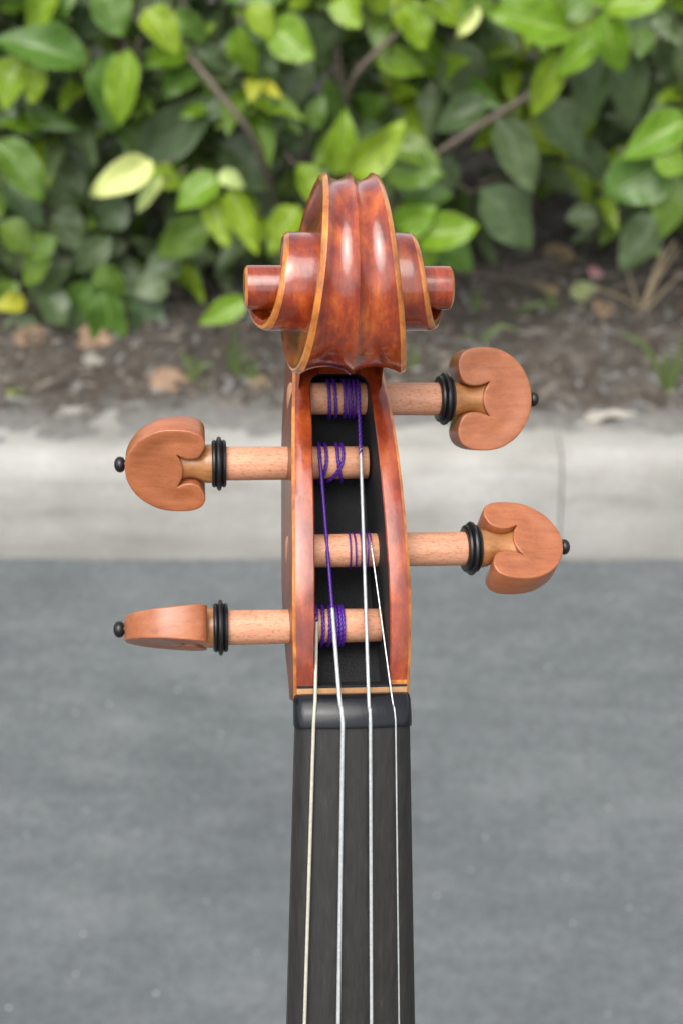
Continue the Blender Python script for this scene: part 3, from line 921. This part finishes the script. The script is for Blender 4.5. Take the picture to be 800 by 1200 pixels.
# leaves one can pick out in the photograph: base px, tip px, width px, kind, distance beyond the kerb line, tilt
HERO = [
 (98, 76, 4, 26, 50, 'm', .02), (134, 62, 114, 152, 40, 'm', .03), (152, 58, 138, 148, 40, 'b', .01), (172, 10, 203, 58, 38, 'b', 0), (166, 188, 249, 110, 52, 'd', .10), (92, 84, 32, 168, 58, 'd', .12),
 (-6, 165, 58, 230, 40, 'm', .04), (42, 72, 44, 122, 30, 'b', .03), (178, 188, 110, 234, 34, 'p', -.02), (318, 32, 371, 62, 42, 'b', -.02), (292, 4, 322, 42, 32, 'b', -.03), (282, 30, 286, 96, 32, 'b', 0),
 (342, 66, 352, 124, 42, 'd', .10), (206, 12, 236, 50, 30, 'm', .03), (356, 128, 304, 158, 46, 'd', .12), (258, 168, 326, 214, 50, 'd', .14), (258, 206, 208, 244, 36, 'b', 0), (246, 226, 272, 288, 28, 'b', .01),
 (268, 220, 307, 296, 26, 'b', 0), (247, 262, 176, 292, 42, 'm', .10), (290, 350, 236, 381, 28, 'b', -.03), (84, 308, 24, 340, 36, 'd', .13), (108, 330, 76, 380, 34, 'm', .12), (122, 338, 140, 424, 40, 'm', .10), (0, 262, 42, 292, 34, 'm', .10),
 (130, 278, 84, 322, 32, 'd', .14), (132, 336, 204, 366, 40, 'd', .14), (352, 192, 372, 236, 28, 'b', .03), (350, 240, 322, 300, 34, 'b', .03), (190, 208, 160, 248, 18, 'p', -.01), (176, 196, 212, 218, 26, 'b', .01), (258, 202, 282, 220, 20, 'p', -.02),
 (118, -14, 152, 38, 42, 'm', .03), (70, -10, 20, 30, 34, 'b', .03), (28, 70, -8, 116, 40, 'b', .05), (60, 20, 88, -10, 26, 'm', .04), (240, 96, 206, 84, 34, 'd', .16), (300, 96, 292, 108, 20, 'y', 0), (310, 102, 322, 108, 14, 'y', 0),
 (668, 36, 570, 20, 46, 'b', -.06), (704, 44, 646, 76, 38, 'b', -.08), (658, 62, 617, 134, 32, 'b', -.05), (706, 12, 722, 88, 40, 'b', -.09), (714, 58, 668, 147, 40, 'd', -.03), (738, 48, 728, 150, 42, 'd', -.03), (806, 142, 732, 168, 44, 'b', -.06), (778, 188, 714, 238, 60, 'm', -.04),
 (790, 206, 782, 280, 40, 'm', -.05), (768, 176, 806, 198, 36, 'b', -.08), (528, 46, 552, 122, 54, 'd', .10), (572, 124, 504, 138, 38, 'd', .08), (582, 136, 632, 222, 40, 'd', .06), (630, 118, 690, 180, 46, 'd', .08), (664, 166, 720, 218, 36, 'd', .10), (562, 222, 632, 286, 56, 'd', .07),
 (438, 66, 498, 80, 30, 'b', .05), (398, -8, 424, 28, 34, 'b', 0), (432, 10, 452, -14, 30, 'b', .02), (470, 4, 506, 54, 36, 'b', .02), (500, -12, 552, 24, 34, 'b', .02), (560, 8, 536, 46, 14, 'p', -.01), (392, 204, 404, 132, 36, 'b', .01), (406, 208, 468, 140, 40, 'b', -.01),
 (458, 172, 508, 186, 36, 'm', .06), (450, 204, 520, 198, 40, 'm', .06), (470, 232, 528, 222, 34, 'm', .06), (464, 270, 506, 240, 34, 'b', .03), (486, 282, 560, 258, 40, 'b', .02), (496, 268, 560, 310, 48, 'm', .08), (500, 318, 484, 262, 30, 'b', .05), (384, 70, 352, 24, 44, 'd', .08),
 (700, -4, 660, 22, 34, 'm', -.03), (702, 10, 780, -8, 36, 'b', -.08), (712, 0, 690, -22, 30, 'b', -.08), (760, 30, 728, 40, 40, 'd', -.02), (752, 34, 752, 62, 26, 'm', -.05), (800, 60, 780, 100, 40, 'd', .10), (770, 250, 734, 320, 40, 'd', .06), (610, 20, 596, -20, 30, 'm', .0), (646, 10, 622, -24, 34, 'm', 0),
 (340, 176, 366, 126, 38, 'd', .12), (364, 150, 380, 116, 24, 'm', .08), (212, 130, 186, 160, 30, 'd', .14), (20, 330, -10, 362, 30, 'm', .11), (30, 356, -4, 352, 22, 'y', .09), (62, 360, 34, 400, 28, 'd', .14), (210, 300, 176, 330, 34, 'd', .15), (60, 250, 104, 284, 38, 'd', .15), (92, 190, 60, 250, 44, 'd', .16), (150, 240, 110, 268, 36, 'd', .16),
 (60, 300, 18, 322, 38, 'm', .10), (48, 344, 84, 376, 34, 'd', .11), (96, 352, 96, 404, 34, 'd', .12), (160, 350, 188, 400, 38, 'd', .12), (40, 372, 4, 404, 34, 'd', .12), (150, 372, 158, 418, 34, 'm', .13), (196, 330, 160, 346, 34, 'd', .12), (30, 300, 66, 276, 30, 'm', .11), (8, 210, 44, 262, 34, 'd', .13), (116, 310, 140, 352, 30, 'm', .11),
 (530, 180, 486, 232, 44, 'd', .14), (620, 214, 590, 168, 30, 'd', .15), (700, 250, 664, 262, 28, 'd', .14), (548, 150, 520, 110, 30, 'd', .15),
]
Y_FRONT = 2.02
rnd = random.Random(11)
for bx_, by_, tx_, ty_, wp, key, dy in HERO:
    yb = Y_FRONT + dy + 0.02
    base = at_y(bx_, by_, yb)
    tip = at_y(tx_, ty_, yb - rnd.uniform(0.0, 0.035))
    sc = (base - Vector((0, 0, CAM_H))).length / FPX
    view = (Vector((0, 0, CAM_H)) - base).normalized()
    nrm = (view + Vector((rnd.uniform(-.45, .45), 0, rnd.uniform(.1, .55)))).normalized()
    if nrm.dot(view) < 0.5: nrm = view
    m = leaf_matrix(base, tip, nrm, wp * sc * 1.08)
    add_leaf(m, key, rnd.randrange(3))
    d = (base - tip).normalized()
    petiole(base, base + d * 0.03 + Vector((rnd.uniform(-.01, .01), 0.05, -0.03)))

# sprigs filling the crown
def shrub_front(x, z):
    """front surface of the crown: bulges towards the road higher up"""
    y = 2.17 - 0.10 * min(1, max(0, (z - 0.25) / 0.4)) + 0.06 * noise.noise(Vector((x * 4.5, z * 5, 2.0)))
    return y
def dens_ok(px, py):
    """where the crown is open in the photograph the soil and bare stems show"""
    if px < 215: lim = 372 + 25 * sin(px * 0.06)
    elif px < 330: lim = 318
    elif px < 545: lim = 315
    elif px < 600: lim = 290
    elif px < 690: lim = 225
    else: lim = 262
    return py < lim
fill = MB(); fill_uv = []; fill_mi = []
FM = ['b', 'm', 'd']
def stuff_leaf(m, key, var):
    me, vs, fs, uvs = LM[key][var]
    o = len(fill.v)
    mm = SINV @ m
    fill.v += [tuple(mm @ Vector(p)) for p in vs]
    for f in fs:
        fill.f.append(tuple(i + o for i in f)); fill.mi.append(FM.index(key))
    fill_uv.extend(uvs)
def project(p):
    q = CAM_M.inverted() @ p
    return 400 + FPX * q.x / -q.z, 600 - FPX * q.y / -q.z
rs = random.Random(23)
cands = []
tries = 0
while len(cands) < 760 and tries < 20000:
    tries += 1
    x = rs.uniform(-1.25, 1.25); z = rs.uniform(0.17, 0.95)
    y = shrub_front(x, z) + abs(rs.gauss(0, 0.13)) + 0.02
    px, py = project(Vector((x, y, z)))
    infr = -40 < px < 840 and -60 < py < 460
    if infr and not dens_ok(px, py): continue
    if infr and 480 < px < 720 and py > 95 and rs.random() < 0.55: continue
    if not infr and z < 0.26: continue
    cands.append((x, y, z, px, py, infr))
for _ in range(430):                # the deep of the crown
    x = rs.uniform(-1.35, 1.35); z = rs.uniform(0.24, 1.0); y = rs.uniform(2.36, 2.85)
    cands.append((x, y, z, 0, 0, False))
for _ in range(620):                # the hedge goes on to both sides of the view
    x = rs.uniform(1.2, 2.7) * rs.choice((-1, 1)); z = rs.uniform(0.22, 0.97); y = shrub_front(x, z) + abs(rs.gauss(0, 0.2)) + 0.02
    cands.append((x, y, z, 0, 0, False))
cands.sort(key=lambda c: (not c[5], c[1]))
for x, y, z, px, py, infr in cands:
    depth = y - shrub_front(x, z)
    c0 = Vector((x, y, z))
    ax = Vector((rs.uniform(-.7, .7), -0.75, rs.uniform(-.1, 0.9))).normalized()
    n = rs.randint(4, 6)
    a0 = rs.uniform(0, 6.28)
    s_ = ax.orthogonal().normalized(); t_ = ax.cross(s_)
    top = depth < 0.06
    for k in range(n):
        a = a0 + k * 2.4
        out = s_ * cos(a) + t_ * sin(a)
        d = (out * rs.uniform(0.6, 1.0) + ax * rs.uniform(0.25, 0.8) + Vector((0, 0, -0.12))).normalized()
        base = c0 - ax * 0.012 * (n - k) + out * 0.004
        L = rs.uniform(0.048, 0.088)
        nrm = (ax * 0.9 - out * 0.45 + Vector((0, 0, 0.35)))
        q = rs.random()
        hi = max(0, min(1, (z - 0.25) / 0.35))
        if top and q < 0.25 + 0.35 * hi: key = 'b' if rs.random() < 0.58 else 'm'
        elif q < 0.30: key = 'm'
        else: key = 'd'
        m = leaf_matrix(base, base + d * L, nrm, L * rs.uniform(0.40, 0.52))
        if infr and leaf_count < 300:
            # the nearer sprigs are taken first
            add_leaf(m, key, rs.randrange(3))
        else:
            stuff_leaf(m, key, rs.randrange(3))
    if depth < 0.16:
        b2 = c0 - ax * 0.10 + Vector((rs.uniform(-.02, .02), 0.03, -0.05))
        twigs.tube([SINV @ (c0 + ax * .004), SINV @ ((c0 + b2) / 2 + Vector((0, 0, -.006))), SINV @ b2], [0.0016, 0.002, 0.0026], 5, cap=False)
me = bpy.data.meshes.new('foliage')
me.from_pydata(fill.v, [], fill.f)
ul = me.uv_layers.new(name='UVMap')
for lp in me.loops:
    ul.data[lp.index].uv = fill_uv[lp.vertex_index]
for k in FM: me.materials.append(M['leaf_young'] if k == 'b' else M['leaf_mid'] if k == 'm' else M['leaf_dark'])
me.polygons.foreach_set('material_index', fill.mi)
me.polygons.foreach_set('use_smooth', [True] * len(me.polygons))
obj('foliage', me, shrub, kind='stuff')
tw = obj('twigs', twigs.mesh('twigs', [M['twig']], 180), shrub, kind='stuff')

def branch(pts, r0, r1, n=10):
    P = smooth_path(pts, n)
    m = MB()
    m.tube([SINV @ p for p in P], [r0 + (r1 - r0) * i / (len(P) - 1) for i in range(len(P))], 8)
    obj('branch', m.mesh('branch', [M['twig']], 180), shrub)
# stems one can see between the leaves, then the main stems rising from the soil
branch([at_y(222, 66, 2.07), at_y(256, 108, 2.055), at_y(300, 168, 2.08), at_y(330, 260, 2.26)], 0.0035, 0.0048)
branch([at_y(504, 184, 2.12), at_y(560, 148, 2.085), at_y(620, 112, 2.08), at_y(700, 80, 2.18)], 0.0042, 0.003)
branch([at_y(404, 120, 2.14), at_y(420, 82, 2.08), at_y(468, 36, 2.08)], 0.0042, 0.003)
branch([at_y(404, 120, 2.18), at_y(396, 70, 2.16), at_y(392, 20, 2.15)], 0.006, 0.004)
branch([at_y(380, 300, 2.32), at_y(396, 200, 2.26), at_y(404, 120, 2.18)], 0.009, 0.006)
branch([at_y(480, 104, 2.2), at_y(430, 120, 2.22), at_y(380, 170, 2.3)], 0.005, 0.006)
branch([at_y(560, 216, 2.22), at_y(600, 206, 2.24), at_y(690, 230, 2.3)], 0.005, 0.006)
for i in range(26):
    x = -2.6 + 5.2 * (i + rs.uniform(.2, .8)) / 26
    y = 2.42 + rs.uniform(-.05, .12)
    b = Vector((x, y, soil_z(x, y) - 0.02))
    branch([b, b + Vector((rs.uniform(-.05, .05), -.04, .14)), b + Vector((rs.uniform(-.14, .14), rs.uniform(-.16, 0), .34)), b + Vector((rs.uniform(-.25, .25), rs.uniform(-.22, .05), .62))], 0.013, 0.004)

# ================================================================== ON THE SOIL
def ground_at(px, py):
    d = ray(px, py)
    o = Vector((0, 0, CAM_H))
    y = 1.9
    while y < 3.2:
        p = o + d * (y / d.y)
        if p.z < soil_z(p.x, p.y): return p
        y += 0.004
    return o + d * (2.3 / d.y)

def litter(n, seed, mat_keys):
    r = random.Random(seed)
    m = MB()
    for _ in range(n):
        x = r.uniform(-2.2, 2.2); y = 1.95 + abs(r.gauss(0, 0.30)) + r.uniform(0, .03)
        if y > 3: continue
        z = soil_z(x, y)
        if z < 0.1385 and y < 1.985: z = 0.1385
        L = r.uniform(0.006, 0.038) * (0.6 + 0.4 * r.random()); W = r.uniform(0.002, 0.008); H = r.uniform(0.0015, 0.005)
        rot = Matrix.Translation((x, y, z + H * 0.4)) @ Matrix.Rotation(r.uniform(0, 6.28), 4, 'Z') @ Matrix.Rotation(r.uniform(-.35, .35), 4, 'Y') @ Matrix.Rotation(r.uniform(-.5, .5), 4, 'X')
        j = lambda: r.uniform(.7, 1.2)
        vv = [(-L / 2 * j(), -W / 2 * j(), 0), (L / 2 * j(), -W / 2 * j(), 0), (L / 2 * j(), W / 2 * j(), 0), (-L / 2 * j(), W / 2 * j(), 0)]
        vv += [(a * .8, b * .75, H * j()) for a, b, c in vv]
        m.add([rot @ Vector(p) for p in vv], [(0, 1, 5, 4), (1, 2, 6, 5), (2, 3, 7, 6), (3, 0, 4, 7), (4, 5, 6, 7), (3, 2, 1, 0)], r.choice(mat_keys))
    return m
lm = litter(8800, 3, [0, 0, 0, 0, 1, 2])
obj('bark_litter', lm.mesh('bark_litter', [M['chip'], M['chip_pale'], M['stone']], 30), kind='stuff')

def dry_leaf(px, py, L, W, rz, key, label, tilt=0.3, lift=0.004):
    p = ground_at(px, py) + Vector((0, 0, lift))
    d = Vector((cos(rz), sin(rz), 0.12))
    nrm = Vector((rnd.uniform(-.2, .2), -tilt, 1)).normalized()
    m = leaf_matrix(p - d * L / 2, p + d * L / 2, nrm, W)
    o = obj('fallen_leaf', LM[key][2][0], None, label=label, category='leaf', group=G)
    o.matrix_world = m
G = 'fallen leaves on the soil'
for a in [(200, 450, .055, .034, 0.2, 't', 'tan fallen leaf lying on the soil behind the upper left peg', .9),
          (655, 302, .060, .030, -0.5, 't', 'brown curled fallen leaf under the shrub right of the scroll', .8),
          (696, 322, .030, .024, 1.2, 'k', 'pale pink fallen petal on the soil under the right of the shrub', 1.2),
          (686, 348, .050, .042, 0.5, 'g', 'pale green fallen leaf below the pink petal', .9),
          (640, 345, .040, .016, 2.6, 't', 'narrow brown fallen leaf left of the pale green fallen leaf', .5),
          (705, 365, .045, .030, 1.3, 't', 'brown fallen leaf at the foot of the dry stalks', .8),
          (112, 400, .060, .038, -0.4, 't', 'large light brown fallen leaf under the left of the shrub', .9),
          (40, 398, .058, .03, 0.6, 't', 'light brown fallen leaf lying at the far left edge', .8),
          (108, 425, .030, .026, 1.5, 's', 'greyish white fallen leaf on bare soil at left', 1.1),
          (304, 452, .034, .02, 0.4, 't', 'small brown fallen leaf close beside the pegbox on the left', .6),
          (712, 492, .070, .014, 0.05, 's', 'long pale dry leaf on the back edge of the curb at right', .5),
          (18, 465, .018, .014, 0.3, 'q', 'tiny yellow-green leaf on the soil near the left edge', .8)]:
    if a[5] not in LM:
        mt = {'k': ((0.62, 0.36, 0.33), (0.66, 0.42, 0.40)), 'g': ((0.26, 0.31, 0.13), (0.32, 0.36, 0.18)), 's': ((0.40, 0.37, 0.32), (0.45, 0.42, 0.37)), 'q': ((0.30, 0.38, 0.05), (0.38, 0.42, 0.1))}[a[5]]
        mat = mat_leaf({'k': 'pink_petal', 'g': 'faded_leaf', 's': 'bleached_leaf', 'q': 'lime_leaf'}[a[5]], mt[0], mt[1], 0.15, 0.7)
        LM[a[5]] = [leaf_mesh('leaf', mat, 0.45, 0.2, 0.1, 0.05, 0.03, 0.7, 1.0 + k) for k in range(3)]
    dry_leaf(a[0], a[1], a[2], a[3], a[4], a[5], a[6], a[7])

def grass_tuft(blades, label):
    p0 = ground_at(blades[0][0], blades[0][1])
    e = bpy.data.objects.new('grass_tuft', None)
    COL.objects.link(e)
    e.location = p0
    e['label'] = label; e['category'] = 'grass tuft'; e['group'] = 'grass tufts on the soil'
    for (bx0, by0, tx0, ty0, wd, lean) in blades:
        b = ground_at(bx0, by0) + Vector((0, 0, -0.004))
        d = ray(tx0, ty0)
        t = Vector((0, 0, CAM_H)) + d * ((b.y + lean) / d.y)
        mid = (b + t) / 2 + Vector((0, 0, 0.25 * abs((t - b).x) + 0.004))
        P = smooth_path([b, mid, t], 5)
        vs, fs, uvs = [], [], []
        side = (t - b).cross(Vector((0, -1, 0.5)))
        side = side.normalized() if side.length > 1e-6 else Vector((1, 0, 0))
        n = len(P)
        for i, q in enumerate(P):
            f = i / (n - 1)
            hw = wd * 0.5 * (1 - f) ** 0.6 + 0.0002
            q = q - p0
            vs += [q - side * hw, q + Vector((0, 0.0012, -0.0006)), q + side * hw]
            uvs += [(0, f), (.5, f), (1, f)]
        for i in range(n - 1):
            a = i * 3
            fs += [(a, a + 1, a + 4, a + 3), (a + 1, a + 2, a + 5, a + 4)]
        me = bpy.data.meshes.new('blade')
        me.from_pydata([tuple(v) for v in vs], [], fs)
        u = me.uv_layers.new(name='UVMap')
        for lp in me.loops: u.data[lp.index].uv = uvs[lp.vertex_index]
        me.materials.append(M['grass'])
        me.polygons.foreach_set('use_smooth', [True] * len(me.polygons))
        obj('blade', me, e)
grass_tuft([(275, 440, 275, 375, .010, 0), (272, 438, 262, 400, .006, 0), (278, 440, 288, 405, .005, 0)], 'upright grass tuft rising just left of the scroll')
grass_tuft([(228, 448, 212, 410, .010, 0), (224, 446, 250, 426, .009, 0), (218, 470, 212, 486, .010, -.01), (240, 440, 222, 418, .007, 0), (232, 450, 246, 462, .006, -.01)], 'low grass tuft on the soil above the upper left peg')
grass_tuft([(296, 450, 288, 420, .009, 0), (298, 452, 300, 418, .007, 0), (292, 450, 280, 436, .006, 0)], 'small pale grass tuft between the left grass and the pegbox')
grass_tuft([(648, 362, 612, 368, .009, -.01), (650, 364, 636, 338, .010, 0), (646, 366, 654, 350, .007, 0), (640, 364, 596, 372, .006, -.01)], 'forked grass tuft right of the scroll eye')
grass_tuft([(560, 402, 608, 388, .009, 0), (556, 402, 540, 396, .007, 0), (562, 404, 580, 396, .006, 0)], 'short flat grass tuft above the upper right peg')
grass_tuft([(556, 366, 556, 336, .008, 0), (558, 364, 566, 342, .006, 0)], 'tiny upright grass tuft beside the right scroll eye')
grass_tuft([(480, 436, 486, 402, .008, 0), (482, 436, 492, 412, .006, 0)], 'thin grass tuft close to the right of the scroll base')
grass_tuft([(782, 460, 778, 408, .011, 0), (784, 462, 800, 390, .010, 0), (780, 464, 768, 484, .012, -.012), (784, 470, 780, 496, .012, -.012), (776, 440, 724, 392, .010, -.005), (786, 456, 798, 420, .009, 0), (778, 458, 766, 430, .007, 0)], 'tall bushy grass tuft at the right edge above the curb')
grass_tuft([(604, 462, 596, 444, .010, 0), (606, 462, 614, 446, .007, 0)], 'tiny grass sprout beside the end of the upper right peg')
grass_tuft([(20, 466, 14, 452, .008, 0), (22, 466, 30, 454, .006, 0)], 'tiny grass sprout on the soil at the far left')

# dry stalks at the right under the shrub
e = bpy.data.objects.new('dry_stalks', None)
COL.objects.link(e)
sp = ground_at(752, 362)
e.location = sp
e['label'] = 'bundle of pale dry stalks leaning under the shrub at right'
e['category'] = 'dry stalks'
for bx0, by0, tx0, ty0, rr in [(750, 362, 790, 282, .0022), (754, 362, 796, 290, .0018), (752, 360, 778, 290, .0020), (748, 364, 730, 300, .0014), (756, 364, 800, 320, .0016), (748, 362, 690, 336, .0013)]:
    b = ground_at(bx0, by0); d = ray(tx0, ty0); t = Vector((0, 0, CAM_H)) + d * ((b.y + rnd.uniform(-.02, .03)) / d.y)
    m = MB()
    m.tube([q - sp for q in smooth_path([b, (b + t) / 2 + Vector((rnd.uniform(-.004, .004), 0, .004)), t], 5)], [rr * (1 - .5 * i / 10) for i in range(11)], 6)
    obj('stalk', m.mesh('stalk', [M['stalk']], 180), e)
# fallen twigs lying under the crown
for px0, py0, px1, py1, rr, lab in [(520, 322, 640, 336, .0028, 'long thin fallen twig lying right of the scroll'), (600, 318, 668, 318, .0022, 'short fallen twig under the brown curled leaf'), (666, 372, 592, 362, .002, 'slim fallen twig below the forked grass'),
                                    (230, 318, 300, 322, .006, 'thick brown fallen branch left of the scroll eye'), (0, 400, 90, 432, .002, 'pale fallen twig at the left edge of the soil'), (716, 340, 800, 318, .0028, 'bent fallen twig behind the dry stalks')]:
    a = ground_at(px0, py0) + Vector((0, 0, rr)); b = ground_at(px1, py1) + Vector((0, 0, rr))
    m = MB()
    o_ = (a + b) / 2
    md = o_.copy(); md.z = soil_z(md.x, md.y) + rr + .002; md.y += rnd.uniform(-.02, .02)
    m.tube([q - o_ for q in smooth_path([a, md, b], 6)], [rr * (1 - .4 * i / 12) for i in range(13)], 7)
    o = obj('fallen_twig', m.mesh('fallen_twig', [M['twig']], 180), None, label=lab, category='twig', group='fallen twigs under the shrub')
    o.location = o_
